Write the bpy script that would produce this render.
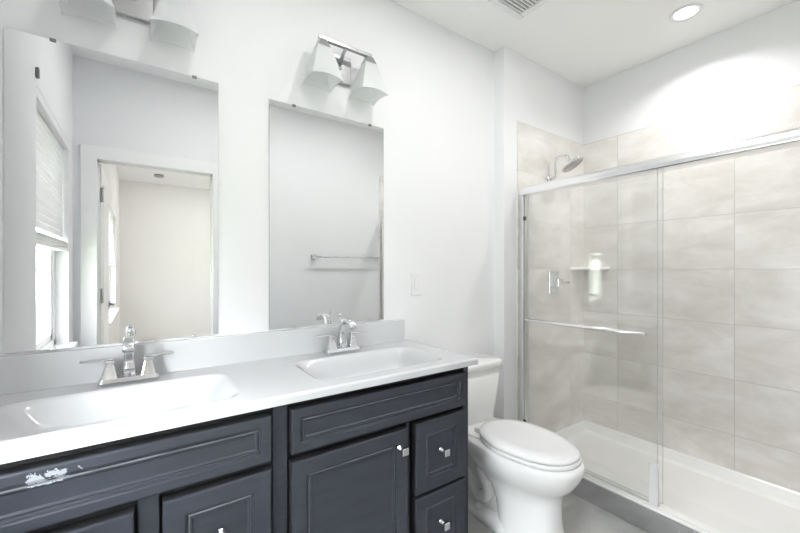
import bpy, bmesh, math, random
from mathutils import Vector, Matrix
PI = math.pi
random.seed(7)
for o in list(bpy.data.objects):
    bpy.data.objects.remove(o)
S = bpy.context.scene
C = S.collection

# ------------------------------------------------------------------ camera, world, exposure
cam_d = bpy.data.cameras.new('camera')
cam_d.sensor_width = 36.0
cam_d.lens = 371.2 / 800 * 36
cam_d.shift_y = 3.1 / 800
cam_d.clip_start = 0.02
cam = bpy.data.objects.new('camera', cam_d)
cam.location = (0, -1.6, 1.25)
cam.rotation_euler = (PI / 2, 0, math.radians(55.05 - 90))
C.objects.link(cam)
S.camera = cam

W = bpy.data.worlds.new('world'); S.world = W
W.use_nodes = True
bg = W.node_tree.nodes['Background']
bg.inputs[0].default_value = (0.955, 0.975, 1.02, 1)
bg.inputs[1].default_value = 33.0
S.view_settings.view_transform = 'Standard'
S.view_settings.look = 'None'
S.view_settings.gamma = 1.0
S.view_settings.use_curve_mapping = False
S.view_settings.exposure = 0.46
try:
    S.cycles.max_bounces = 14
    S.cycles.diffuse_bounces = 8
    S.cycles.glossy_bounces = 8
    S.cycles.transparent_max_bounces = 24
    S.cycles.sample_clamp_indirect = 6.0
    S.cycles.caustics_reflective = False
    S.cycles.caustics_refractive = False
except Exception:
    pass

LAMP = dict(shower=4.2, fill_left=3.0, fill_mid=3.4, fill_right=4.4, bedroom=11.0)

# ------------------------------------------------------------------ materials
def new_mat(name):
    m = bpy.data.materials.new(name); m.use_nodes = True
    return m, m.node_tree.nodes, m.node_tree.links, m.node_tree.nodes['Principled BSDF']

def pmat(name, col, rough=0.5, metal=0.0, noise=0.0, nscale=8.0, bump=0.0, bscale=60.0, spec=0.5, coat=0.0, trans=0.0, sub=0.0):
    m, n, l, b = new_mat(name)
    b.inputs['Base Color'].default_value = (*col, 1)
    b.inputs['Roughness'].default_value = rough
    b.inputs['Metallic'].default_value = metal
    b.inputs['Specular IOR Level'].default_value = spec
    b.inputs['Coat Weight'].default_value = coat
    b.inputs['Coat Roughness'].default_value = 0.06
    b.inputs['Transmission Weight'].default_value = trans
    tc = n.new('ShaderNodeTexCoord')
    if noise:
        t = n.new('ShaderNodeTexNoise'); t.inputs['Scale'].default_value = nscale; t.inputs['Detail'].default_value = 5
        l.new(tc.outputs['Object'], t.inputs['Vector'])
        r = n.new('ShaderNodeValToRGB')
        r.color_ramp.elements[0].position = 0.3; r.color_ramp.elements[1].position = 0.7
        r.color_ramp.elements[0].color = (*[c * (1 - noise) for c in col], 1)
        r.color_ramp.elements[1].color = (*[min(1, c * (1 + noise)) for c in col], 1)
        l.new(t.outputs['Fac'], r.inputs['Fac']); l.new(r.outputs['Color'], b.inputs['Base Color'])
    if bump:
        t2 = n.new('ShaderNodeTexNoise'); t2.inputs['Scale'].default_value = bscale; t2.inputs['Detail'].default_value = 3
        l.new(tc.outputs['Object'], t2.inputs['Vector'])
        bp = n.new('ShaderNodeBump'); bp.inputs['Strength'].default_value = bump; bp.inputs['Distance'].default_value = 0.002
        l.new(t2.outputs['Fac'], bp.inputs['Height']); l.new(bp.outputs['Normal'], b.inputs['Normal'])
    return m

M = {}
M['wall'] = pmat('wall_paint', (0.845, 0.85, 0.862), 0.75, noise=0.008, nscale=3, bump=0.05, bscale=180)
M['ceiling'] = pmat('ceiling_paint', (0.93, 0.93, 0.93), 0.9, bump=0.05, bscale=180)
M['beige'] = pmat('beige_paint', (0.80, 0.79, 0.77), 0.8, noise=0.01, nscale=3)
M['trim'] = pmat('trim_paint', (0.89, 0.89, 0.895), 0.35, noise=0.005)
M['porcelain'] = pmat('porcelain', (0.92, 0.92, 0.92), 0.08, noise=0.004, nscale=4, coat=0.3)
M['seat'] = pmat('seat_plastic', (0.85, 0.85, 0.855), 0.18, noise=0.004, nscale=4)
M['marble'] = pmat('cultured_marble', (0.61, 0.617, 0.632), 0.12, noise=0.006, nscale=5, coat=0.2)
M['acrylic'] = pmat('white_acrylic', (0.92, 0.92, 0.915), 0.22, noise=0.005, nscale=5)
M['chrome'] = pmat('chrome', (0.80, 0.81, 0.83), 0.07, 1.0, noise=0.01)
M['nickel'] = pmat('brushed_nickel', (0.50, 0.50, 0.50), 0.30, 1.0, noise=0.04, nscale=30)
M['header'] = pmat('bright_aluminium', (0.94, 0.94, 0.945), 0.22, 1.0, noise=0.01)
M['steel'] = pmat('polished_threshold_metal', (0.70, 0.71, 0.73), 0.16, 1.0, noise=0.02)
M['mirror'] = pmat('mirror_silver', (0.87, 0.878, 0.882), 0.0, 1.0, noise=0.0)
M['mirror_edge'] = pmat('mirror_edge', (0.30, 0.33, 0.33), 0.25, noise=0.02)
M['black'] = pmat('black_rubber', (0.015, 0.015, 0.015), 0.5, noise=0.1)
M['gap'] = pmat('near_black_edge', (0.006, 0.006, 0.007), 0.7, noise=0.1)  # near-black on door and drawer edges, carcass front and toe kick
M['plastic'] = pmat('white_plastic', (0.84, 0.84, 0.85), 0.3, noise=0.004)
M['clip'] = pmat('grey_clip', (0.22, 0.22, 0.22), 0.4, noise=0.03)
M['grille'] = pmat('grille_grey', (0.35, 0.35, 0.35), 0.6, noise=0.05)
M['blind'] = pmat('blind_slat', (0.86, 0.86, 0.86), 0.5, noise=0.01)
M['bedfloor'] = pmat('bedroom_carpet', (0.45, 0.42, 0.38), 0.9, noise=0.1, nscale=90, bump=0.3, bscale=400)
M['lawn'] = pmat('lawn', (0.20, 0.22, 0.16), 0.9, noise=0.25, nscale=6)
M['siding'] = pmat('sage_siding', (0.44, 0.45, 0.42), 0.8, noise=0.05, nscale=3)

def frosted():
    m, n, l, b = new_mat('frosted_glass')
    b.inputs['Base Color'].default_value = (0.90, 0.91, 0.91, 1)
    b.inputs['Roughness'].default_value = 0.25
    tr = n.new('ShaderNodeBsdfTranslucent'); tr.inputs['Color'].default_value = (0.92, 0.93, 0.93, 1)
    t = n.new('ShaderNodeTexNoise'); t.inputs['Scale'].default_value = 14; t.inputs['Detail'].default_value = 4
    tc = n.new('ShaderNodeTexCoord'); l.new(tc.outputs['Object'], t.inputs['Vector'])
    r = n.new('ShaderNodeMapRange'); r.inputs[3].default_value = 0.4; r.inputs[4].default_value = 0.7
    l.new(t.outputs['Fac'], r.inputs[0])
    mx = n.new('ShaderNodeMixShader')
    l.new(r.outputs[0], mx.inputs[0]); l.new(b.outputs[0], mx.inputs[1]); l.new(tr.outputs[0], mx.inputs[2])
    l.new(mx.outputs[0], n['Material Output'].inputs['Surface'])
    return m
M['frosted'] = frosted()

def clear_glass(name, tint, base=0.04):
    m, n, l, b = new_mat(name)
    n.remove(b)
    lw = n.new('ShaderNodeLayerWeight'); lw.inputs['Blend'].default_value = 0.5
    p = n.new('ShaderNodeMath'); p.operation = 'POWER'; p.inputs[1].default_value = 5
    l.new(lw.outputs['Facing'], p.inputs[0])
    r = n.new('ShaderNodeMapRange'); r.inputs[3].default_value = base; r.inputs[4].default_value = 1.0
    l.new(p.outputs[0], r.inputs[0])
    t = n.new('ShaderNodeBsdfTransparent'); t.inputs[0].default_value = (*tint, 1)
    g = n.new('ShaderNodeBsdfGlossy'); g.inputs['Roughness'].default_value = 0.0; g.inputs[0].default_value = (1, 1, 1, 1)
    mx = n.new('ShaderNodeMixShader')
    l.new(r.outputs[0], mx.inputs[0]); l.new(t.outputs[0], mx.inputs[1]); l.new(g.outputs[0], mx.inputs[2])
    l.new(mx.outputs[0], n['Material Output'].inputs['Surface'])
    return m
M['glass'] = clear_glass('shower_glass', (0.993, 0.995, 0.993))
M['glass_edge'] = pmat('glass_edge', (0.62, 0.66, 0.64), 0.15, noise=0.02)
M['pane'] = clear_glass('window_pane', (0.98, 0.99, 0.98))

def emis(name, col, st):
    m, n, l, b = new_mat(name)
    b.inputs['Base Color'].default_value = (0.9, 0.9, 0.9, 1)
    b.inputs['Emission Color'].default_value = (*col, 1)
    b.inputs['Emission Strength'].default_value = st
    return m
M['lamp_lens'] = emis('lamp_lens', (1.0, 0.98, 0.95), 3.0)

def tile_mat(name, au, av, ou, ov, tw, th, c0, c1, grout, gw=0.0035, rough=0.3):
    """grid of large stacked tiles; au/av: axes of object space used, ou/ov: a joint position on each"""
    m, n, l, b = new_mat(name)
    tc = n.new('ShaderNodeTexCoord'); sp = n.new('ShaderNodeSeparateXYZ')
    l.new(tc.outputs['Object'], sp.inputs[0])
    def math_(op, a, bb=None):
        q = n.new('ShaderNodeMath'); q.operation = op
        for i, v in enumerate((a, bb)):
            if v is None: continue
            if isinstance(v, (int, float)): q.inputs[i].default_value = v
            else: l.new(v, q.inputs[i])
        return q.outputs[0]
    ms, ids = [], []
    for ax, of, sz in ((au, ou, tw), (av, ov, th)):
        s = math_('DIVIDE', math_('SUBTRACT', sp.outputs[ax], of), sz)
        ids.append(math_('FLOOR', s))
        fr = math_('FRACT', s)
        d = math_('MULTIPLY', math_('MINIMUM', fr, math_('SUBTRACT', 1.0, fr)), sz)
        ms.append(math_('LESS_THAN', d, gw / 2))
    g = math_('MAXIMUM', ms[0], ms[1])
    # cloudy stone, each tile shifted
    cb = n.new('ShaderNodeCombineXYZ'); l.new(math_('MULTIPLY', ids[0], 3.7), cb.inputs[0]); l.new(math_('MULTIPLY', ids[1], 5.3), cb.inputs[1])
    va = n.new('ShaderNodeVectorMath'); va.operation = 'ADD'
    l.new(tc.outputs['Object'], va.inputs[0]); l.new(cb.outputs[0], va.inputs[1])
    mp = n.new('ShaderNodeMapping'); mp.inputs['Scale'].default_value = (1, 1, 2.2) if av == 2 else (1, 1, 1)
    l.new(va.outputs[0], mp.inputs[0])
    t = n.new('ShaderNodeTexNoise'); t.inputs['Scale'].default_value = 3.0; t.inputs['Detail'].default_value = 8; t.inputs['Roughness'].default_value = 0.62
    t.inputs['Distortion'].default_value = 0.35
    l.new(mp.outputs[0], t.inputs['Vector'])
    r = n.new('ShaderNodeValToRGB'); r.color_ramp.elements[0].position = 0.32; r.color_ramp.elements[1].position = 0.66
    r.color_ramp.elements[0].color = (*c0, 1); r.color_ramp.elements[1].color = (*c1, 1)
    l.new(t.outputs['Fac'], r.inputs['Fac'])
    mx = n.new('ShaderNodeMix'); mx.data_type = 'RGBA'
    l.new(g, mx.inputs[0]); l.new(r.outputs['Color'], mx.inputs[6]); mx.inputs[7].default_value = (*grout, 1)
    l.new(mx.outputs[2], b.inputs['Base Color'])
    b.inputs['Roughness'].default_value = rough
    bp = n.new('ShaderNodeBump'); bp.inputs['Strength'].default_value = 0.4; bp.inputs['Distance'].default_value = 0.002; bp.invert = True
    l.new(g, bp.inputs['Height']); l.new(bp.outputs['Normal'], b.inputs['Normal'])
    return m
TC0, TC1 = (0.66, 0.635, 0.59), (0.86, 0.845, 0.82)
M['tile_long'] = tile_mat('stone_tile_long_wall', 1, 2, -0.33, 0.308, 0.63, 0.315, TC0, TC1, (0.58, 0.57, 0.54))
M['tile_end'] = tile_mat('stone_tile_end_wall', 0, 2, 2.577, 0.308, 0.63, 0.315, TC0, TC1, (0.70, 0.69, 0.66))
M['floor'] = tile_mat('grey_floor_tile', 0, 1, 1.4, -0.5, 0.61, 0.305, (0.38, 0.383, 0.375), (0.54, 0.54, 0.53), (0.45, 0.45, 0.44), rough=0.16)

def cabinet_mat(name, chip=None):
    m, n, l, b = new_mat(name)
    tc = n.new('ShaderNodeTexCoord')
    mp = n.new('ShaderNodeMapping'); mp.inputs['Scale'].default_value = (3, 3, 22)
    l.new(tc.outputs['Object'], mp.inputs[0])
    t = n.new('ShaderNodeTexNoise'); t.inputs['Scale'].default_value = 3; t.inputs['Detail'].default_value = 6
    l.new(mp.outputs[0], t.inputs['Vector'])
    r = n.new('ShaderNodeValToRGB'); r.color_ramp.elements[0].position = 0.3; r.color_ramp.elements[1].position = 0.75
    r.color_ramp.elements[0].color = (0.022, 0.025, 0.033, 1); r.color_ramp.elements[1].color = (0.030, 0.034, 0.045, 1)
    l.new(t.outputs['Fac'], r.inputs['Fac'])
    out = r.outputs['Color']
    if chip:
        cx, cz, rx, rz = chip
        sp = n.new('ShaderNodeSeparateXYZ'); l.new(tc.outputs['Object'], sp.inputs[0])
        def mth(op, a, bb):
            q = n.new('ShaderNodeMath'); q.operation = op
            for i, v in enumerate((a, bb)):
                if isinstance(v, (int, float)): q.inputs[i].default_value = v
                else: l.new(v, q.inputs[i])
            return q.outputs[0]
        dx = mth('POWER', mth('DIVIDE', mth('SUBTRACT', sp.outputs[0], cx), rx), 2)
        dz = mth('POWER', mth('DIVIDE', mth('SUBTRACT', sp.outputs[2], cz), rz), 2)
        d = mth('SUBTRACT', 1.0, mth('ADD', dx, dz))
        t3 = n.new('ShaderNodeTexNoise'); t3.inputs['Scale'].default_value = 65; t3.inputs['Detail'].default_value = 6
        l.new(tc.outputs['Object'], t3.inputs['Vector'])
        k = mth('GREATER_THAN', mth('ADD', mth('MULTIPLY', mth('MINIMUM', mth('MAXIMUM', d, -1.0), 0.6), 0.35), t3.outputs['Fac']), 0.685)
        mx2 = n.new('ShaderNodeMix'); mx2.data_type = 'RGBA'; mx2.inputs[7].default_value = (0.24, 0.255, 0.28, 1)
        l.new(k, mx2.inputs[0]); l.new(out, mx2.inputs[6]); out = mx2.outputs[2]
    l.new(out, b.inputs['Base Color'])
    b.inputs['Roughness'].default_value = 0.40
    b.inputs['Specular IOR Level'].default_value = 0.32
    b.inputs['Coat Weight'].default_value = 0.08
    return m
M['navy'] = cabinet_mat('charcoal_navy_paint')
M['navy_chip'] = cabinet_mat('charcoal_navy_paint_chipped', (-0.553, 0.797, 0.055, 0.022))
M['worn'] = pmat('worn_paint_on_moulding', (0.09, 0.095, 0.11), 0.35, noise=0.5, nscale=14)

# ------------------------------------------------------------------ mesh helpers
class B:
    """collects shapes; build() links them as ONE mesh object"""
    def __init__(s): s.bm = bmesh.new()
    def _merge(s, t, mi=0, smooth=False):
        for f in t.faces:
            f.material_index = mi if f.material_index == 0 else f.material_index
            f.smooth = smooth
        me = bpy.data.meshes.new('tmp'); t.to_mesh(me); t.free()
        s.bm.from_mesh(me); bpy.data.meshes.remove(me)
        return s
    def box(s, lo, hi, bev=0.0, seg=2, mi=0, mat=None):
        t = bmesh.new()
        bmesh.ops.create_cube(t, size=1)
        for v in t.verts:
            v.co = Vector([lo[i] + (v.co[i] + 0.5) * (hi[i] - lo[i]) for i in range(3)])
        if bev: bmesh.ops.bevel(t, geom=list(t.edges), offset=bev, segments=seg, profile=0.5, affect='EDGES')
        if mat is not None: bmesh.ops.transform(t, matrix=mat, verts=t.verts)
        return s._merge(t, mi, False)
    def loft(s, rings, cap0=True, cap1=True, mi=0, smooth=True, closed=True):
        t = bmesh.new()
        vs = [[t.verts.new(p) for p in r] for r in rings]
        n = len(rings[0])
        for a, b in zip(vs[:-1], vs[1:]):
            for i in range(n if closed else n - 1):
                j = (i + 1) % n
                t.faces.new((a[i], a[j], b[j], b[i]))
        if cap0: t.faces.new(list(reversed(vs[0])))
        if cap1: t.faces.new(vs[-1])
        bmesh.ops.recalc_face_normals(t, faces=t.faces)
        return s._merge(t, mi, smooth)
    def tube(s, pts, rad, seg=16, mi=0, caps=True, sx=1.0):
        pts = [Vector(p) for p in pts]
        if isinstance(rad, (int, float)): rad = [rad] * len(pts)
        rings = []; prev = None
        for i, p in enumerate(pts):
            d = (pts[min(i + 1, len(pts) - 1)] - pts[max(i - 1, 0)]).normalized()
            if prev is None:
                up = Vector((0, 0, 1)) if abs(d.z) < 0.9 else Vector((0, 1, 0))
                a = d.cross(up).normalized()
            else:
                a = (prev - d * prev.dot(d)).normalized()
            prev = a; b2 = d.cross(a)
            rings.append([p + (a * math.cos(k * 2 * PI / seg) * sx + b2 * math.sin(k * 2 * PI / seg)) * rad[i] for k in range(seg)])
        return s.loft(rings, caps, caps, mi)
    def cyl(s, c, r, h, axis='z', seg=32, bev=0.0, mi=0):
        d = {'x': Vector((1, 0, 0)), 'y': Vector((0, 1, 0)), 'z': Vector((0, 0, 1))}[axis]
        c = Vector(c)
        if bev: return s.tube([c, c + d * 1e-5, c + d * (h - bev), c + d * h], [r * 0.98, r, r, r - bev], seg, mi)
        return s.tube([c, c + d * h], r, seg, mi)
    def frustum(s, c, b0, b1, h, mi=0):
        """square frustum from half-sizes b0 (x,y) to b1 over height h"""
        c = Vector(c)
        r0 = [c + Vector((sx * b0[0], sy * b0[1], 0)) for sx, sy in ((-1, -1), (1, -1), (1, 1), (-1, 1))]
        r1 = [c + Vector((sx * b1[0], sy * b1[1], h)) for sx, sy in ((-1, -1), (1, -1), (1, 1), (-1, 1))]
        return s.loft([r0, r1], mi=mi, smooth=False)
    def build(s, name, mat, parent=None, loc=None, bevel=0.0, auto=True):
        me = bpy.data.meshes.new(name)
        s.bm.to_mesh(me); s.bm.free()
        mats = mat if isinstance(mat, (list, tuple)) else [mat]
        for x in mats: me.materials.append(M[x] if isinstance(x, str) else x)
        o = bpy.data.objects.new(name, me); C.objects.link(o)
        if parent: o.parent = parent
        if loc: o.location = loc
        if bevel:
            md = o.modifiers.new('bevel', 'BEVEL'); md.width = bevel; md.segments = 2; md.limit_method = 'ANGLE'
        return o

def tag(o, label=None, cat=None, group=None, kind=None):
    for k, v in (('label', label), ('category', cat), ('group', group), ('kind', kind)):
        if v: o[k] = v
    return o
def thing(name, loc, label, cat, group=None):
    o = bpy.data.objects.new(name, None); C.objects.link(o)
    o.location = loc; o.empty_display_size = 0.05
    return tag(o, label, cat, group)
def struct(o, label=None):
    o['kind'] = 'structure'
    if label: o['label'] = label
    return o
def copy_tree(o, parent=None):
    c = o.copy(); C.objects.link(c)
    if parent: c.parent = parent
    for ch in list(o.children): copy_tree(ch, c)
    return c
def egg(z, cx, yf, yb, hw, n=48, p=2.0, split=0.45):
    """horizontal ring: yf front (most negative y), yb back; widest at split of the length from the back"""
    yc = yb + (yf - yb) * split
    out = []
    for i in range(n):
        a = 2 * PI * i / n
        c, s_ = math.cos(a), math.sin(a)
        x = hw * math.copysign(abs(c) ** (2 / p), c)
        y = math.copysign(abs(s_) ** (2 / p), s_)
        y = yc + (yf - yc) * (-y) if y < 0 else yc + (yb - yc) * y
        out.append(Vector((cx + x, y, z)))
    return out
def rrect(cx, cy, hx, hy, r, z, k=5):
    out = []
    for qx, qy, a0 in ((1, 1, 0), (-1, 1, PI / 2), (-1, -1, PI), (1, -1, 1.5 * PI)):
        for i in range(k + 1):
            a = a0 + PI / 2 * i / k
            out.append(Vector((cx + qx * (hx - r) + r * math.cos(a), cy + qy * (hy - r) + r * math.sin(a), z)))
    return out

# ------------------------------------------------------------------ setting
XL, XR, YB = -0.36, 2.775, -1.60      # left wall, long shower wall (behind the tile), door wall
ZC = 2.64
WT = 0.12
b = B(); b.box((XL - WT, YB - WT, -0.1), (XR + WT, WT, 0.0)); struct(b.build('floor', 'floor'), 'grey tiled bathroom floor')
b = B(); b.box((XL - WT, YB - WT, ZC), (XR + WT, WT, ZC + 0.1)); struct(b.build('ceiling', 'ceiling'), 'white bathroom ceiling')
b = B(); b.box((XL - WT, 0, 0), (1.851, WT, ZC)); struct(b.build('wall_back', 'wall'), 'white wall behind the vanity and toilet')
b = B(); b.box((1.851, -0.079, 0), (XR + WT, WT, ZC)); struct(b.build('wall_shower', 'wall'), 'white wall stepping forward beside the toilet to carry the shower')
b = B(); b.box((XR, YB, 0), (XR + WT, -0.079, ZC)); struct(b.build('wall_right', 'wall'), 'white wall above the long tiled shower side')
# left wall with window opening
WY0, WY1, WZ0, WZ1 = -1.43, -0.57, 0.79, 2.03
b = B()
b.box((XL - WT, YB, 0), (XL, 0, WZ0)); b.box((XL - WT, YB, WZ1), (XL, 0, ZC))
b.box((XL - WT, YB, WZ0), (XL, WY0, WZ1)); b.box((XL - WT, WY1, WZ0), (XL, 0, WZ1))
struct(b.build('wall_left', 'wall'), 'white wall with the blind-covered window')
# door wall with opening
DX0, DX1, DZ = -0.240, 0.462, 1.99
b = B()
b.box((XL - WT, YB - WT, 0), (DX0 - 0.012, YB, ZC)); b.box((DX1 + 0.012, YB - WT, 0), (XR + WT, YB, ZC)); b.box((DX0 - 0.012, YB - WT, DZ + 0.012), (DX1 + 0.012, YB, ZC))
struct(b.build('wall_front', 'wall'), 'white wall with the doorway')
# shower tile skins
b = B(); b.box((1.977, -0.0875, 0.10), (XR, -0.0785, 2.20)); struct(b.build('wall_tile_end', 'tile_end'), 'stone-look tiled end wall of the shower')
b = B(); b.box((2.765, YB, 0.10), (XR + 0.001, -0.0875, 2.20)); struct(b.build('wall_tile_side', 'tile_long'), 'stone-look tiled long wall of the shower')
b = B(); b.box((1.975, YB - 0.0005, 0.10), (2.765, YB + 0.009, 2.20)); struct(b.build('wall_tile_front', 'tile_end'), 'stone-look tiled near end wall of the shower')
b = B(); b.box((1.15, -0.013, 0), (1.851, 0, 0.10), 0.002); b.box((1.838, -0.092, 0), (1.851, -0.013, 0.10), 0.002); b.box((1.838, -0.092, 0), (1.955, -0.079, 0.10), 0.002)
struct(b.build('baseboard_back', 'trim'), 'white baseboard behind the toilet')
b = B(); b.box((0.56, YB, 0), (1.95, YB + 0.013, 0.10), 0.002); struct(b.build('baseboard_front', 'trim'), 'white baseboard on the doorway wall')

# door casing and jamb
def casing(name, x0, x1, z1, w, y, dy, label):
    bb = B()
    for q in ((x0 - w, x0), (x1, x1 + w)):
        bb.box((q[0], min(y, y + dy), 0), (q[1], max(y, y + dy), z1 + w), 0.003)
    bb.box((x0 - w, min(y, y + dy * 1.02), z1), (x1 + w, max(y, y + dy * 1.02), z1 + w), 0.003)
    return struct(bb.build(name, 'trim'), label)
casing('trim_1', DX0 + 0.004, DX1 - 0.004, DZ - 0.004, 0.085, YB, 0.018, 'white casing around the doorway')
b = B()
b.box((DX0 - 0.012, YB - WT, 0), (DX0, YB, DZ)); b.box((DX1, YB - WT, 0), (DX1 + 0.012, YB, DZ)); b.box((DX0 - 0.012, YB - WT, DZ), (DX1 + 0.012, YB, DZ + 0.012))
b.box((DX0, YB - 0.075, 0), (DX0 + 0.01, YB - 0.045, DZ)); b.box((DX1 - 0.01, YB - 0.075, 0), (DX1, YB - 0.045, DZ)); b.box((DX0, YB - 0.075, DZ - 0.01), (DX1, YB - 0.045, DZ))
struct(b.build('trim_2', 'trim'), 'white door jamb with stop')

# open door leaf, swung into the bedroom
door = bpy.data.objects.new('door_1', None); C.objects.link(door); door.location = (DX0 - 0.019, YB - WT - 0.004, 0)
struct(door, 'white panelled door standing open into the bedroom')
door.rotation_euler = (0, 0, math.radians(0.3))
b = B(); b.box((0.0, -0.69, 0.012), (0.035, -0.004, 1.98), 0.002)
for z0, z1 in ((0.15, 0.86), (1.02, 1.86)):
    for x in (0.035,):
        b.box((x, -0.59, z0), (x + 0.004, -0.11, z1), 0.003)
b.build('door_leaf', 'trim', door)
for z in (0.22, 1.067, 1.77):
    b = B(); b.box((-0.004, 0.0015, z - 0.05), (0.036, 0.0045, z + 0.05), 0.001); b.cyl((0.041, 0.0035, z - 0.05), 0.007, 0.1, 'z', 14); b.build('hinge', 'nickel', door)
b = B(); b.cyl((0.0385, -0.63, 0.96), 0.027, 0.008, 'x', 24); b.cyl((0.046, -0.63, 0.96), 0.010, 0.035, 'x', 16)
b.box((0.07, -0.64, 0.95), (0.085, -0.52, 0.97), 0.005); b.build('door_handle', 'nickel', door)

# window builder on a wall facing +x
def window(name, xw, y0, y1, z0, z1, depth, label, sill=True):
    w = bpy.data.objects.new(name, None); C.objects.link(w); w.location = (xw, (y0 + y1) / 2, z0); struct(w, label)
    hy, H = (y1 - y0) / 2, z1 - z0
    X = -depth
    bb = B(); f = 0.05
    bb.box((X - 0.02, -hy, 0), (X + 0.03, -hy + f, H), 0.003); bb.box((X - 0.02, hy - f, 0), (X + 0.03, hy, H), 0.003)
    bb.box((X - 0.02, -hy, 0), (X + 0.03, hy, f), 0.003); bb.box((X - 0.02, -hy, H - f), (X + 0.03, hy, H), 0.003)
    bb.build('window_frame', 'trim', w)
    m = H * 0.5
    for k, (a, c, xx) in enumerate(((f, m + 0.02, X + 0.012), (m - 0.02, H - f, X - 0.010))):
        bb = B(); g = 0.035
        bb.box((xx - 0.01, -hy + f, a), (xx + 0.01, -hy + f + g, c), 0.002); bb.box((xx - 0.01, hy - f - g, a), (xx + 0.01, hy - f, c), 0.002)
        bb.box((xx - 0.01, -hy + f, a), (xx + 0.01, hy - f, a + g), 0.002); bb.box((xx - 0.01, -hy + f, c - g), (xx + 0.01, hy - f, c), 0.002)
        s_ = bb.build('sash', 'trim', w)
        bb = B(); bb.box((xx - 0.003, -hy + f + g - 0.004, a + g - 0.004), (xx + 0.003, hy - f - g + 0.004, c - g + 0.004)); bb.build('pane', 'pane', s_)
    if sill:
        bb = B(); bb.box((X + 0.03, -hy, 0.0), (0, hy, 0.012)); bb.box((0, -hy - 0.04, -0.012), (0.04, hy + 0.04, 0.012), 0.004); bb.box((0.0, -hy - 0.02, -0.075), (0.014, hy + 0.02, -0.012), 0.003)
        bb.build('window_sill', 'trim', w)
    return w
window('window_1', XL, WY0, WY1, WZ0, WZ1, 0.09, 'white sash window in the bathroom wall')

# bedroom beyond the doorway
BX0, BX1, BY0, BY1 = -0.265, 3.2, -5.6, YB - WT
b = B(); b.box((BX0 - WT, BY0 - WT, -0.1), (BX1 + WT, BY1, 0.0)); struct(b.build('floor_bedroom', 'bedfloor'), 'carpeted bedroom floor')
b = B(); b.box((BX0 - WT, BY0 - WT, ZC), (BX1 + WT, BY1, ZC + 0.1)); struct(b.build('ceiling_bedroom', 'ceiling'), 'white bedroom ceiling')
b = B(); b.box((BX0 - WT, BY0 - WT, 0), (BX1 + WT, BY0, ZC)); struct(b.build('wall_bedroom_far', 'beige'), 'beige bedroom wall seen through the doorway')
b = B(); b.box((BX1, BY0, 0), (BX1 + WT, BY1, ZC)); struct(b.build('wall_bedroom_right', 'beige'), 'beige bedroom side wall')
VY0, VY1, VZ0, VZ1 = -4.45, -2.85, 0.74, 1.98
b = B()
b.box((BX0 - WT, BY0, 0), (BX0, BY1, VZ0)); b.box((BX0 - WT, BY0, VZ1), (BX0, BY1, ZC)); b.box((BX0 - WT, BY0, VZ0), (BX0, VY0, VZ1)); b.box((BX0 - WT, VY1, VZ0), (BX0, BY1, VZ1))
struct(b.build('wall_bedroom_left', 'beige'), 'beige bedroom wall with a window')
window('window_2', BX0, VY0, VY1, VZ0, VZ1, 0.09, 'white sash window in the bedroom')
# outdoors
b = B(); b.box((-25, -25, -0.7), (XL - WT - 0.05, 20, -0.6)); struct(b.build('ground', 'lawn'), 'lawn outside the window')
b = B(); b.box((-5.6, -9, -0.6), (-5.2, -0.2, 3.0)); struct(b.build('wall_neighbour', 'siding'), 'pale green outside wall beyond the window')

# ------------------------------------------------------------------ lamps
def recessed_light(x, y, label, group, power, spread=180, r=0.058, zc=ZC):
    t = thing('recessed_light', (x, y, zc), label, 'ceiling light', group)
    bb = B(); rings = []
    for rr, zz in ((r + 0.016, 0.0), (r + 0.014, -0.006), (r, -0.007), (r - 0.006, -0.002), (r - 0.006, 0.0)):
        rings.append([Vector((rr * math.cos(a * PI / 20), rr * math.sin(a * PI / 20), zz)) for a in range(40)])
    bb.loft(rings, False, False); bb.build('trim_ring', 'plastic', t)
    bb = B(); bb.cyl((0, 0, -0.0035), r - 0.006, 0.003, 'z', 40); bb.build('lens', 'lamp_lens', t)
    ld = bpy.data.lights.new('lamp', 'AREA'); ld.shape = 'DISK'; ld.size = 2 * r; ld.energy = power; ld.spread = math.radians(spread); ld.color = (1, 0.99, 0.985)
    lo = bpy.data.objects.new('lamp', ld); C.objects.link(lo); lo.parent = t; lo.location = (0, 0, -0.012)
    return t
recessed_light(2.416, -0.84, 'round recessed ceiling light above the shower', 'recessed ceiling lights', LAMP['shower'], 136)
recessed_light(0.30, -0.88, 'added recessed fill light, out of view, above the floor by the left basin', 'recessed ceiling lights', LAMP['fill_left'])  # this and the next two are unseen lamps added to brighten the bathroom
recessed_light(0.92, -0.82, 'added recessed fill light, out of view, above the floor by the right basin', 'recessed ceiling lights', LAMP['fill_mid'])
recessed_light(1.54, -0.82, 'added recessed fill light, out of view, above the toilet', 'recessed ceiling lights', LAMP['fill_right'])
recessed_light(0.83, -4.45, 'round recessed ceiling light in the bedroom', 'recessed ceiling lights', LAMP['bedroom'])

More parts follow.
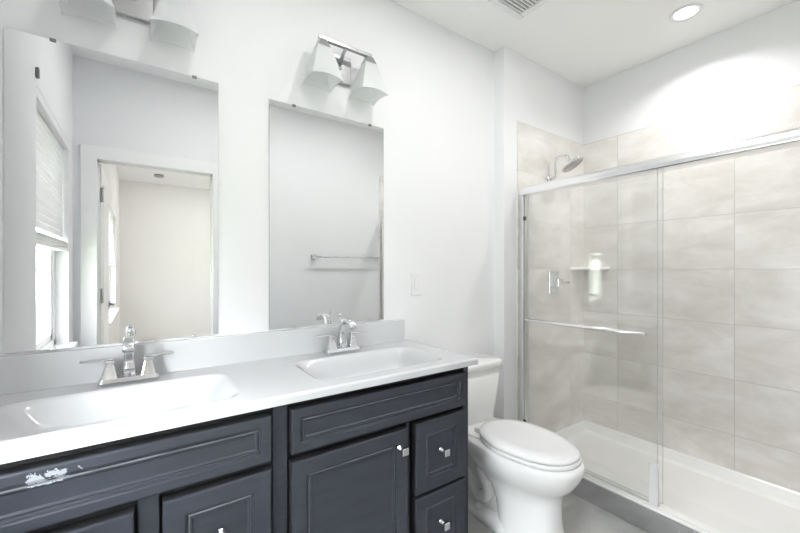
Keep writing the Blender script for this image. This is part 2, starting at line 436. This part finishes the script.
# ceiling exhaust vent
t = thing('exhaust_vent', (1.586, -0.425, ZC), 'square white slatted exhaust vent in the ceiling', 'vent')
b = B()
for lo, hi in (((-0.126, -0.126), (0.126, -0.092)), ((-0.126, 0.092), (0.126, 0.126)), ((-0.126, -0.092), (-0.092, 0.092)), ((0.092, -0.092), (0.126, 0.092))):
    b.box((*lo, -0.018), (*hi, 0), 0.004)
b.build('vent_frame', 'plastic', t)
b = B(); b.box((-0.092, -0.092, -0.003), (0.092, 0.092, 0)); b.build('backing', 'grille', t)
b = B()
for i in range(10):
    b.box((-0.092, -0.086 + i * 0.0185, -0.014), (0.092, -0.080 + i * 0.0185, -0.004))
b.build('slats', 'plastic', t)
t = thing('smoke_alarm', (0.22, -4.9, ZC), 'small round alarm on the bedroom ceiling', 'smoke alarm')
b = B(); b.cyl((0, 0, -0.03), 0.06, 0.03, 'z', 32); b.build('housing', 'grille', t)

# ------------------------------------------------------------------ window blind
t = thing('window_blind', (XL - 0.012, (WY0 + WY1) / 2, WZ1), 'white slatted blind half lowered in the bathroom window', 'blind')
hw = (WY1 - WY0) / 2 - 0.006
b = B(); b.box((-0.045, -hw, -0.045), (0.012, hw, -0.001), 0.003); b.build('headrail', 'plastic', t)
ns = 15
for i in range(ns):
    z = -0.062 - i * 0.036
    b = B(); b.box((-0.024, -hw, -0.0013), (0.024, hw, 0.0013), mat=Matrix.Translation((-0.016, 0, z)) @ Matrix.Rotation(math.radians(80), 4, 'Y')); b.build('slat', 'blind', t)
zb = -0.062 - ns * 0.036 - 0.012
for i in range(3):
    b = B(); b.box((-0.040, -hw, zb - 0.004 - i * 0.012), (0.008, hw, zb - 0.001 - i * 0.012)); b.build('stacked_slat', 'blind', t)
b = B(); b.box((-0.040, -hw, zb - 0.055), (0.008, hw, zb - 0.036), 0.003); b.build('bottom_rail', 'plastic', t)
for y in (-0.3, 0.0, 0.3):
    b = B(); b.tube([(-0.016, y, -0.04), (-0.016, y, zb - 0.04)], 0.0015, 8); b.build('cord', 'plastic', t)
t = thing('window_blind', (BX0 - 0.012, (VY0 + VY1) / 2, VZ1), 'white slatted blind half lowered in the bedroom window', 'blind')
hw = (VY1 - VY0) / 2 - 0.006
b = B(); b.box((-0.045, -hw, -0.045), (0.012, hw, -0.001), 0.003); b.build('headrail', 'plastic', t)
b = B()
for i in range(16):
    b.box((-0.024, -hw, -0.0013), (0.024, hw, 0.0013), mat=Matrix.Translation((-0.016, 0, -0.065 - i * 0.038)) @ Matrix.Rotation(math.radians(65), 4, 'Y'))
b.build('slats', 'blind', t)
b = B(); b.box((-0.040, -hw, -0.705), (0.008, hw, -0.68), 0.003); b.build('bottom_rail', 'plastic', t)
o = B().box((0, -0.010, -0.022), (0.012, 0.010, 0.022), 0.004).build('wall_bracket', 'clip', None, (XL, WY1 + 0.012, 2.075))
tag(o, 'small grey metal bracket at the top corner of the window', 'bracket')

# ------------------------------------------------------------------ vanity cabinet
van = thing('vanity_cabinet', (0.39, 0, 0), 'charcoal navy double vanity cabinet with chrome knobs', 'cabinet')
OX = 0.39
YF = -0.478
VR, VL = 1.135, XL + 0.004
b = B()
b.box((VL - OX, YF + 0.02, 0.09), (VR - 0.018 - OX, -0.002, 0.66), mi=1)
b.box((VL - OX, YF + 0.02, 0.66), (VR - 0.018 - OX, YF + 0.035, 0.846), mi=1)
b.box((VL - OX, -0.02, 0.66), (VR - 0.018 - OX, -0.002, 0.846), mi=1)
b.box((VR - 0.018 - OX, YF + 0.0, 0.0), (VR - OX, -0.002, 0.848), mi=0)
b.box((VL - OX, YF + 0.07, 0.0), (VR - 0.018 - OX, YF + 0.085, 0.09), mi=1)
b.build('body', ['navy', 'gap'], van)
b = B()
for x0, x1 in ((VL, -0.352), (-0.006, 0.039), (0.322, 0.366), (0.812, 0.827), (1.107, VR - 0.0185)):
    z1 = 0.683 if x0 in (-0.006, 0.812) else 0.848
    b.box((x0 - OX, YF, 0.09), (x1 - OX, YF + 0.0195, z1), 0.0015)
b.box((VL - OX, YF + 0.001, 0.09), (VR - 0.0185 - OX, YF + 0.0195, 0.105), 0.0015)
b.build('face_frame', 'navy', van)

def panel(x0, x1, z0, z1, frame=0.048, yb=YF + 0.012, yf=-0.500):
    """raised-frame front: nested rectangles from the outer edge in to the flat field"""
    prof = [(0, yb), (0, yf + 0.005), (0.002, yf + 0.001), (0.006, yf), (frame - 0.004, yf), (frame, yf + 0.0015), (frame + 0.0025, yf + 0.007),
            (frame + 0.006, yf + 0.008), (frame + 0.009, yf + 0.0055), (frame + 0.013, yf + 0.0055), (frame + 0.017, yf + 0.010)]
    t = B()
    rings = [[Vector((x0 + o - OX, y, z0 + o)), Vector((x1 - o - OX, y, z0 + o)), Vector((x1 - o - OX, y, z1 - o)), Vector((x0 + o - OX, y, z1 - o))] for o, y in prof]
    t.loft(rings, smooth=False)
    t.bm.faces.ensure_lookup_table()
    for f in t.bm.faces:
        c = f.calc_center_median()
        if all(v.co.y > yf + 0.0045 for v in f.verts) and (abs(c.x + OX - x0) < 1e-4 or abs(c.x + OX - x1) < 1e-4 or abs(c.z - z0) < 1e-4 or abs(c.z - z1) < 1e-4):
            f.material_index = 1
        o_ = min(abs(c.x + OX - x0), abs(c.x + OX - x1), abs(c.z - z0), abs(c.z - z1))
        if abs(o_ - frame - 0.0075) < 0.0012 and abs(c.y - (yf + 0.00675)) < 0.001: f.material_index = 2
    return t
def knob(x, z, parent, y=-0.4895):
    t = B()
    t.tube([(x - OX, y, z), (x - OX, y - 0.003, z), (x - OX, y - 0.0045, z), (x - OX, y - 0.030, z)], [0.009, 0.009, 0.005, 0.0055], 16)
    t.box((x - OX - 0.0135, y - 0.042, z - 0.0135), (x - OX + 0.0135, y - 0.029, z + 0.0135), 0.003)
    t.build('knob', 'chrome', parent)
for x0, x1, z0, z1, mt in ((-0.349, 0.314, 0.690, 0.824, 'navy_chip'), (0.373, 1.101, 0.690, 0.826, 'navy')):
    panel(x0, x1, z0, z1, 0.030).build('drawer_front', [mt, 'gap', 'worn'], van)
for x0, x1, z1, kx in ((-0.349, -0.013, 0.664, -0.065), (0.373, 0.805, 0.667, 0.765)):
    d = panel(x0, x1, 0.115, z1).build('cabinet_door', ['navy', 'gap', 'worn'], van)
    knob(kx, 0.607, d, -0.5)
for x0, x1, zt in ((0.046, 0.314, 0.666), (0.842, 1.101, 0.671)):
    for z0, z1 in ((zt - 0.270, zt), (0.115, zt - 0.282)):
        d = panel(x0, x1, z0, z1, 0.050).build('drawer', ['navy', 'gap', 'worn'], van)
        knob((x0 + x1) / 2, (z0 + z1) / 2 + 0.005, d)

# ------------------------------------------------------------------ countertop with integral basins
CZ, CB, CF, CR, CL = 0.877, 0.850, -0.505, 1.168, XL + 0.002
BAS = ((-0.035, 'left'), (0.774, 'right'))
BY, BHX, BHY = -0.284, 0.288, 0.160
ct = thing('countertop', (0.39, 0, CB), 'glossy white vanity top with two moulded rectangular basins', 'countertop')
def inb(x, y):
    for cx, _ in BAS:
        # rounded trapezoid, soft corners
        u, v = abs((x - cx) / BHX), abs((y - BY) / BHY)
        d = (u ** 7 + v ** 7) ** (1 / 7)
        if d < 1: return cx, u, v, d
    return None
def zt(x, y):
    k = inb(x, y)
    if k is None:
        e = min(y - CF, CR - x)
        r = 0.008
        return CZ - (r - math.sqrt(max(0, r * r - (r - e) ** 2)) if e < r else 0)
    cx, u, v, d = k
    s_ = (1 - d)
    # steep lip, then a gentle slope to the drain
    lip = min(1, s_ / 0.34); lip = lip * lip * (3 - 2 * lip)
    rr = math.hypot((x - cx), (y - BY) * 1.4)
    return CZ - 0.075 * lip - 0.022 * lip * max(0, 1 - rr / 0.27)
def surf(name, keep, mat, parent):
    nx, ny = 310, 130
    xs = sorted(set([CL + (CR - CL) * i / nx for i in range(nx + 1)] + [CR - e for e in (0.0005, 0.001, 0.002, 0.003)]))
    ys = sorted(set([CF + (0 - CF) * j / ny for j in range(ny + 1)] + [CF + e for e in (0.0005, 0.001, 0.002, 0.003)]))
    bm = bmesh.new(); cache = {}
    def V(i, j):
        if (i, j) not in cache: cache[(i, j)] = bm.verts.new((xs[i] - OX, ys[j], zt(xs[i], ys[j]) - CB))
        return cache[(i, j)]
    for i in range(len(xs) - 1):
        for j in range(len(ys) - 1):
            k = inb((xs[i] + xs[i + 1]) / 2, (ys[j] + ys[j + 1]) / 2)
            if keep(k):
                f = bm.faces.new((V(i, j), V(i + 1, j), V(i + 1, j + 1), V(i, j + 1))); f.smooth = True
    bb = B(); bb.bm.free(); bb.bm = bm
    if name == 'slab':
        z0, z1 = 0, zt(0.4, CF) - CB
        def quad(*p):
            f = bm.faces.new([bm.verts.new(q) for q in p])
        l_, r_ = CL - OX, CR - OX
        quad((l_, CF, 0), (r_, CF, 0), (r_, CF, z1), (l_, CF, z1))
        quad((r_, CF, 0), (r_, 0, 0), (r_, 0, z1), (r_, CF, z1))
        quad((l_, CF, 0), (l_, CF + 0.04, 0), (r_, CF + 0.04, 0), (r_, CF, 0))
        quad((VR - OX, CF, 0), (VR - OX, 0, 0), (r_, 0, 0), (r_, CF, 0))
    return bb.build(name, mat, parent)
surf('slab', lambda k: k is None, 'marble', ct)
for cx, side in BAS:
    bs = surf('basin', lambda k, cx=cx: k is not None and k[0] == cx, 'marble', ct)
    b = B(); zd = zt(cx, BY) - CB; b.tube([(cx - OX, BY, zd - 0.001), (cx - OX, BY, zd + 0.003), (cx - OX, BY, zd + 0.0035), (cx - OX, BY, zd + 0.006)], [0.030, 0.030, 0.022, 0.018], 28)
    b.build('drain', 'chrome', bs)
b = B(); b.box((CL - OX, -0.021, CZ - CB - 0.001), (1.135 - OX, 0.0, 0.990 - CB), 0.004, 3); b.build('backsplash', 'marble', ct)

# ------------------------------------------------------------------ faucets
def make_faucet(label):
    f = thing('faucet', (0, 0, 0), label, 'faucet', 'chrome faucets on the vanity top')
    bb = B()
    r0 = rrect(0, 0, 0.083, 0.030, 0.012, 0.0); r1 = rrect(0, 0, 0.083, 0.030, 0.012, 0.012); r2 = rrect(0, 0, 0.078, 0.025, 0.010, 0.024)
    bb.loft([r0, r1, r2], smooth=False); bb.build('base', 'chrome', f)
    bb = B()
    path = [(0, 0.004, 0.022, .022, .021), (0, 0.004, 0.05, .018, .018), (0, 0.003, 0.085, .0145, .0155), (0, -0.002, 0.112, .0135, .015), (0, -0.016, 0.136, .013, .0135), (0, -0.038, 0.149, .0135, .011),
            (0, -0.064, 0.150, .0145, .0095), (0, -0.088, 0.141, .0155, .009), (0, -0.106, 0.124, .0155, .0095)]
    rings = []
    for i, (x, y, z, hx, hy) in enumerate(path):
        p0 = path[max(0, i - 1)]; p1 = path[min(len(path) - 1, i + 1)]
        d = Vector((0, p1[1] - p0[1], p1[2] - p0[2])).normalized()
        nrm = Vector((0, d.z, -d.y))
        ring = []
        for q in rrect(0, 0, hx, hy, min(hx, hy) * 0.55, 0, 3):
            ring.append(Vector((q.x, y, z)) + nrm * q.y)
        rings.append(ring)
    bb.loft(rings); sp = bb.build('spout', 'chrome', f)
    bb = B(); bb.tube([(0, 0.020, 0.024), (0, 0.020, 0.165)], 0.0025, 10); bb.tube([(0, 0.020, 0.162), (0, 0.020, 0.168), (0, 0.020, 0.175)], [0.006, 0.007, 0.003], 12); bb.build('lift_rod', 'chrome', f)
    for s_ in (-1, 1):
        bb = B()
        x = s_ * 0.051
        bb.loft([rrect(x, 0, 0.023, 0.023, 0.006, 0.020, 3), rrect(x, 0, 0.020, 0.020, 0.006, 0.032, 3), rrect(x, 0, 0.0115, 0.0115, 0.004, 0.066, 3), rrect(x, 0, 0.010, 0.010, 0.004, 0.070, 3), rrect(x, 0, 0.0135, 0.0135, 0.004, 0.073, 3), rrect(x, 0, 0.0135, 0.0135, 0.004, 0.080, 3)], smooth=False)
        hd = bb.build('handle', 'chrome', f)
        bb = B()
        x0, x1 = (x - 0.012, x + 0.075) if s_ > 0 else (x - 0.075, x + 0.012)
        bb.box((x0, -0.0105, 0.080), (x1, 0.0105, 0.087), 0.003)
        bb.build('lever', 'chrome', hd)
    return f
f1 = make_faucet('chrome two-lever faucet at the left basin, below the wide window-reflecting mirror')
f1.location = (-0.030, -0.082, CZ + 0.0008)
f2 = copy_tree(f1); f2.location = (0.744, -0.082, CZ + 0.0008)
f2['label'] = 'chrome two-lever faucet at the right basin, nearer the toilet'

# ------------------------------------------------------------------ mirrors
def make_mirror(x0, x1, z0, z1, label):
    t = thing('wall_mirror', ((x0 + x1) / 2, 0, z0), label, 'mirror', 'frameless mirrors over the vanity')
    w, h = (x1 - x0) / 2, z1 - z0
    bb = B(); bb.box((-w, -0.0055, 0), (w, -0.0005, h), mi=1); bb.bm.faces.ensure_lookup_table()
    for f in bb.bm.faces: f.material_index = 0 if f.calc_center_median().y < -0.005 else 1
    bb.build('mirror_glass', ['mirror', 'mirror_edge'], t)
    for x in (-w * 0.63, w * 0.72):
        for z, s_ in ((h, 1), (0, -1)):
            bb = B(); bb.box((x - 0.008, -0.009, z - 0.007 if s_ > 0 else z - 0.003), (x + 0.008, -0.0005, z + 0.003 if s_ > 0 else z + 0.007), 0.0015); bb.build('mirror_clip', 'clip' if s_ > 0 else 'chrome', t)
    return t
make_mirror(-0.336, 0.249, 0.9985, 1.979, 'tall frameless mirror on the left, reflecting the doorway and window')
make_mirror(0.444, 1.013, 0.9985, 1.968, 'tall frameless mirror on the right, reflecting the towel bar')

# ------------------------------------------------------------------ vanity lights
def make_light(label):
    t = thing('vanity_light', (0, 0, 0), label, 'wall light', 'two-shade vanity lights')
    bb = B(); bb.box((-0.060, -0.020, -0.128), (0.060, -0.0005, 0.0), 0.004); bp_ = bb.build('back_plate', 'nickel', t)
    bb = B(); bb.cyl((0.0, -0.024, -0.062), 0.010, 0.005, 'y', 16); bb.build('finial', 'nickel', bp_)
    bb = B(); bb.tube([(0, -0.02, -0.045), (0, -0.055, -0.012), (0, -0.085, 0.0)], 0.008, 12); bb.build('arm', 'nickel', t)
    bb = B(); bb.box((-0.132, -0.094, -0.006), (0.132, -0.076, 0.010), 0.002); bb.build('bar', 'nickel', t)
    for s_ in (-1, 1):
        x = s_ * 0.116
        bb = B(); bb.frustum((x, -0.085, -0.044), (0.029, 0.029), (0.015, 0.015), 0.038); bb.build('socket_cup', 'nickel', t)
        bb = B(); n = 10
        def sq(h, z, arch=0.0):
            out = []
            for k in range(4):
                for i in range(n):
                    u = -1 + 2 * i / n
                    p = [(u, -1), (1, u), (-u, 1), (-1, -u)][k]
                    out.append(Vector((x + p[0] * h, -0.085 + p[1] * h, z + arch * (1 - u * u))))
            return out
        prof = [(0.0275, -0.040, 0), (0.034, -0.060, 0), (0.044, -0.095, 0), (0.053, -0.135, 0.0), (0.063, -0.172, 0.006), (0.070, -0.192, 0.012)]
        inn = [(h - 0.004, z, a) for h, z, a in reversed(prof)]
        bb.loft([sq(*p) for p in prof + inn], False, True, smooth=False); bb.build('shade', 'frosted', t)
    return t
l1 = make_light('brushed nickel two-shade light above the left mirror, cut off by the photo edge')
l1.location = (-0.020, 0, 2.253)
l2 = copy_tree(l1); l2.location = (0.762, 0, 2.253)
l2['label'] = 'brushed nickel light with two frosted bell shades above the right mirror'

# ------------------------------------------------------------------ wall plate
t = thing('switch_plate', (1.225, 0, 1.172), 'white switch plate on the wall right of the mirror', 'switch plate')
b = B(); b.box((-0.035, -0.006, -0.060), (0.035, -0.0005, 0.060), 0.003); b.build('plate', 'plastic', t)
b = B(); b.box((-0.0165, -0.009, -0.033), (0.0165, -0.0055, 0.033), 0.002); b.build('rocker', 'plastic', t)

# towel bar opposite
t = thing('towel_bar', (1.60, YB, 1.365), 'straight chrome towel bar on the wall opposite the vanity', 'towel bar')
for x in (-0.33, 0.33):
    b = B(); b.box((x - 0.022, 0.0005, -0.022), (x + 0.022, 0.012, 0.022), 0.003); b.box((x - 0.010, 0.011, -0.010), (x + 0.010, 0.075, 0.010), 0.002); b.build('post', 'chrome', t)
b = B(); b.tube([(-0.335, 0.066, 0), (0.335, 0.066, 0)], 0.008, 14); b.build('bar', 'chrome', t)

# ------------------------------------------------------------------ toilet
TX = 1.505
to = thing('toilet', (TX, -0.40, 0), 'white two-piece elongated toilet with the lid closed', 'toilet')
def P(r): return [Vector((v.x, v.y + 0.40, v.z)) for v in r]
b = B()
# pedestal and bowl
secs = [(0.0, -0.695, -0.37, 0.124), (0.02, -0.690, -0.37, 0.121), (0.06, -0.675, -0.36, 0.112), (0.14, -0.665, -0.34, 0.108), (0.20, -0.665, -0.30, 0.111), (0.245, -0.672, -0.23, 0.122), (0.275, -0.695, -0.18, 0.142),
        (0.305, -0.725, -0.15, 0.163), (0.34, -0.745, -0.13, 0.178), (0.375, -0.760, -0.12, 0.185), (0.400, -0.760, -0.115, 0.184), (0.410, -0.752, -0.12, 0.178)]
b.loft([P(egg(z, 0, yf, yb, hw, 56, 2.25)) for z, yf, yb, hw in secs])
# rear body carrying the tank
rear = [(0.0, -0.40, -0.085, 0.075), (0.10, -0.40, -0.085, 0.070), (0.25, -0.40, -0.07, 0.075), (0.33, -0.40, -0.045, 0.10), (0.385, -0.38, -0.03, 0.135), (0.412, -0.38, -0.03, 0.14), (0.416, -0.37, -0.035, 0.135)]
b.loft([P(egg(z, 0, yf, yb, hw, 48, 3.5, 0.5)) for z, yf, yb, hw in rear])
# foot flange
b.loft([P(egg(0.0, 0, -0.55, -0.075, 0.125, 48, 3.2, 0.5)), P(egg(0.035, 0, -0.55, -0.078, 0.122, 48, 3.2, 0.5)), P(egg(0.05, 0, -0.54, -0.085, 0.110, 48, 3.2, 0.5))])
# trapway relief on both sides
for s_ in (-1, 1):
    pth = [(s_ * 0.085, -0.36 + 0.40, 0.33), (s_ * 0.088, -0.30 + 0.40, 0.25), (s_ * 0.075, -0.33 + 0.40, 0.15), (s_ * 0.070, -0.27 + 0.40, 0.09), (s_ * 0.062, -0.19 + 0.40, 0.16), (s_ * 0.060, -0.13 + 0.40, 0.22), (s_ * 0.055, -0.10 + 0.40, 0.10), (s_ * 0.055, -0.10 + 0.40, 0.03)]
    sm = []
    for i in range(len(pth) - 1):
        p0, p1, p2, p3 = [Vector(pth[max(0, min(len(pth) - 1, i + k))]) for k in (-1, 0, 1, 2)]
        for q in range(6):
            u = q / 6
            sm.append(0.5 * ((2 * p1) + (p2 - p0) * u + (2 * p0 - 5 * p1 + 4 * p2 - p3) * u * u + (3 * p1 - p0 - 3 * p2 + p3) * u ** 3))
    sm.append(Vector(pth[-1]))
    b.tube(sm, 0.035, 16)
bowl = b.build('bowl', 'porcelain', to)
for s_ in (-1, 1):
    b = B(); b.tube([(s_ * 0.103, 0.115, 0.046), (s_ * 0.103, 0.115, 0.060), (s_ * 0.103, 0.115, 0.069), (s_ * 0.103, 0.115, 0.072)], [0.015, 0.0145, 0.010, 0.003], 20); b.build('bolt_cap', 'plastic', bowl)
b = B(); b.loft([P(egg(z, 0, yf, yb, hw, 56, 2.2)) for z, yf, yb, hw in ((0.411, -0.738, -0.270, 0.172), (0.413, -0.745, -0.265, 0.177), (0.424, -0.746, -0.265, 0.178), (0.429, -0.740, -0.270, 0.173))]); b.build('seat', 'seat', to)
b = B(); b.loft([P(egg(z, 0, yf, yb, hw, 56, 2.2)) for z, yf, yb, hw in ((0.4305, -0.732, -0.265, 0.170), (0.433, -0.739, -0.260, 0.175), (0.443, -0.739, -0.258, 0.175), (0.450, -0.730, -0.262, 0.168), (0.454, -0.705, -0.28, 0.145), (0.4565, -0.675, -0.30, 0.118), (0.455, -0.662, -0.31, 0.110), (0.4545, -0.60, -0.36, 0.06))]); b.build('lid', 'seat', to)
for s_ in (-1, 1):
    b = B(); b.box((s_ * 0.075 - 0.022, 0.115, 0.412), (s_ * 0.075 + 0.022, 0.15, 0.443), 0.008); b.build('hinge_cap', 'seat', to)
b = B()
b.loft([P(rrect(0, yc, hx, hy, 0.035, z, 6)) for z, yc, hx, hy in ((0.414, -0.105, 0.130, 0.075), (0.420, -0.107, 0.142, 0.083), (0.56, -0.112, 0.160, 0.090), (0.706, -0.116, 0.174, 0.096))]); tk = b.build('tank', 'porcelain', to)
b = B()
b.loft([P(rrect(0, -0.116, hx, hy, 0.04, z, 6)) for z, hx, hy in ((0.706, 0.177, 0.099), (0.710, 0.183, 0.105), (0.730, 0.184, 0.106), (0.742, 0.181, 0.103), (0.747, 0.170, 0.092))]); b.build('tank_lid', 'porcelain', to)
b = B(); b.tube([(-0.148, 0.190, 0.665), (-0.148, 0.178, 0.665)], 0.012, 16); b.box((-0.160, 0.170, 0.658), (-0.115, 0.179, 0.672), 0.003); b.build('flush_lever', 'chrome', to)

# ------------------------------------------------------------------ shower
sb = thing('shower_pan', (2.365, -0.85, 0), 'low white acrylic shower pan with a raised threshold', 'shower pan')
x0, x1, y0, y1 = 1.972 - 2.365, 2.7645 - 2.365, YB + 0.0095 + 0.85, -0.088 + 0.85
b = B()
sec = [(x0 + 0.010, 0.0), (x0 + 0.010, 0.112), (x0 + 0.016, 0.120), (x0 + 0.024, 0.122), (x0 + 0.075, 0.120), (x0 + 0.084, 0.113), (x0 + 0.092, 0.055), (x0 + 0.11, 0.042), (x0 + 0.40, 0.032), (x1 - 0.05, 0.040), (x1 - 0.025, 0.052), (x1 - 0.012, 0.102), (x1 - 0.004, 0.108), (x1, 0.108), (x1, 0.0)]
b.loft([[Vector((x, y, z)) for x, z in sec] for y in (y0, y1)], smooth=False)
for yy, s_ in ((y1, -1), (y0, 1)):
    pr = [(0, 0.03), (0, 0.108), (0.008, 0.108), (0.014, 0.102), (0.030, 0.050), (0.05, 0.035)]
    b.loft([[Vector((x, yy + s_ * d, z)) for d, z in pr] for x in (x0 + 0.080, x1 - 0.004)], smooth=False)
b.build('pan', 'acrylic', sb)
b = B(); b.box((x0, y0, 0.001), (x0 + 0.010, y1, 0.116), 0.002); b.build('threshold_face', 'steel', sb)

sd = thing('shower_door', (2.02, -0.85, 0.122), 'frameless sliding glass shower door hung from a bright metal header', 'shower door')
def L(x, y, z): return (x - 2.02, y + 0.85, z - 0.122)
b = B()
hp = [(1.985, 1.722), (2.052, 1.722), (2.052, 1.770), (2.046, 1.778), (2.030, 1.781), (2.008, 1.780), (1.992, 1.775), (1.983, 1.763), (1.980, 1.745), (1.981, 1.728)]
b.loft([[Vector(L(x, y, z)) for x, z in hp] for y in (YB + 0.012, -0.0885)], smooth=False)
b.build('header', 'header', sd, bevel=0.002)
for y0_, y1_ in ((-0.118, -0.0885), (YB + 0.010, YB + 0.040)):
    b = B(); b.box(L(1.988, y0_, 0.124), L(2.048, y1_, 1.722), 0.002); j = b.build('wall_jamb', 'header', sd)
    if y0_ > -1:
        for z in (0.285, 1.575):
            b = B(); b.box(L(1.990, y0_ - 0.012, z - 0.012), L(2.004, y0_ + 0.001, z + 0.012), 0.003); b.build('bumper', 'black', j)
b = B(); b.box(L(1.994, YB + 0.04, 0.1225), L(2.044, -0.118, 0.130), 0.002); b.build('bottom_track', 'acrylic', sd)
def pane(name, x, ya, yb):
    bb = B(); bb.box(L(x - 0.004, ya, 0.136), L(x + 0.004, yb, 1.735)); bb.bm.faces.ensure_lookup_table()
    for f in bb.bm.faces:
        f.material_index = 0 if abs(f.normal.x) > 0.5 else 1
    return bb.build(name, ['glass', 'glass_edge'], sd)
po = pane('sliding_panel', 2.003, -0.860, -0.121)
pane('sliding_panel', 2.034, -0.870, -0.123)
b = B()
b.tube([L(1.999, -0.130, 0.940), L(1.985, -0.138, 0.940), L(1.955, -0.160, 0.940), L(1.944, -0.185, 0.940), L(1.943, -0.30, 0.940), L(1.943, -0.68, 0.940), L(1.945, -0.715, 0.940), L(1.955, -0.745, 0.940), L(1.985, -0.800, 0.940), L(1.999, -0.812, 0.940)], 0.0075, 14)
b.tube([L(1.990, -0.140, 0.940), L(1.990, -0.802, 0.940)], 0.006, 12)
b.build('towel_bar', 'header', po)
b = B(); b.box(L(1.992, -0.865, 0.130), L(2.012, -0.825, 0.330), 0.004)
b.build('door_guide', 'plastic', sd)

# shower head on riser arm
sh = thing('overhead_shower', (2.32, -0.088, 1.875), 'round chrome shower head on an upturned arm', 'shower head')
b = B(); b.tube([(0, 0, 0), (0, -0.006, 0), (0, -0.012, 0)], [0.03, 0.03, 0.018], 24); b.build('flange', 'chrome', sh)
b = B(); b.tube([(0, -0.010, 0), (0, -0.030, 0.002), (0, -0.040, 0.010), (0, -0.043, 0.030), (0, -0.043, 0.115), (0, -0.047, 0.132), (0, -0.058, 0.141), (0, -0.085, 0.143), (0, -0.11, 0.138), (0, -0.130, 0.122), (0, -0.142, 0.100)], 0.0085, 14); b.build('arm', 'chrome', sh)
b = B()
ax = Vector((0.18, -0.50, -0.85)).normalized(); c0 = Vector((0, -0.142, 0.100))
b.tube([c0, c0 + ax * 0.012, c0 + ax * 0.022, c0 + ax * 0.034, c0 + ax * 0.044, c0 + ax * 0.046], [0.012, 0.015, 0.030, 0.072, 0.078, 0.074], 36); hd = b.build('spray_head', 'chrome', sh)
b = B(); b.tube([c0 + ax * 0.0465, c0 + ax * 0.048], 0.066, 32); b.tube([c0 + ax * 0.047, c0 + ax * 0.050], 0.012, 16); b.build('spray_face', 'nickel', hd)

sv = thing('shower_valve', (2.365, -0.088, 1.16), 'chrome shower valve with rectangular plate and lever', 'shower valve')
b = B(); b.box((-0.058, -0.008, -0.078), (0.058, 0.0, 0.078), 0.003); b.build('plate', 'chrome', sv)
b = B(); b.box((-0.026, -0.055, -0.026), (0.026, -0.008, 0.026), 0.003); h = b.build('handle', 'chrome', sv)
b = B(); b.tube([(0.02, -0.045, 0), (0.10, -0.055, 0)], 0.008, 12); b.build('lever', 'chrome', h)

b = B(); pts = [(0, 0)] + [(0.19 * math.sin(a * PI / 2 / 10) * (1 - 0.18 * math.sin(a * PI / 10)), 0.19 * math.cos(a * PI / 2 / 10) * (1 - 0.18 * math.sin(a * PI / 10))) for a in range(11)]
b.loft([[Vector((2.7645 - x, -0.088 - y, z)) for x, y in pts] for z in (1.250, 1.268)], smooth=False)
o = b.build('corner_shelf', 'porcelain', None, None, 0.003)
tag(o, 'small white corner shelf in the tiled shower corner', 'shelf')
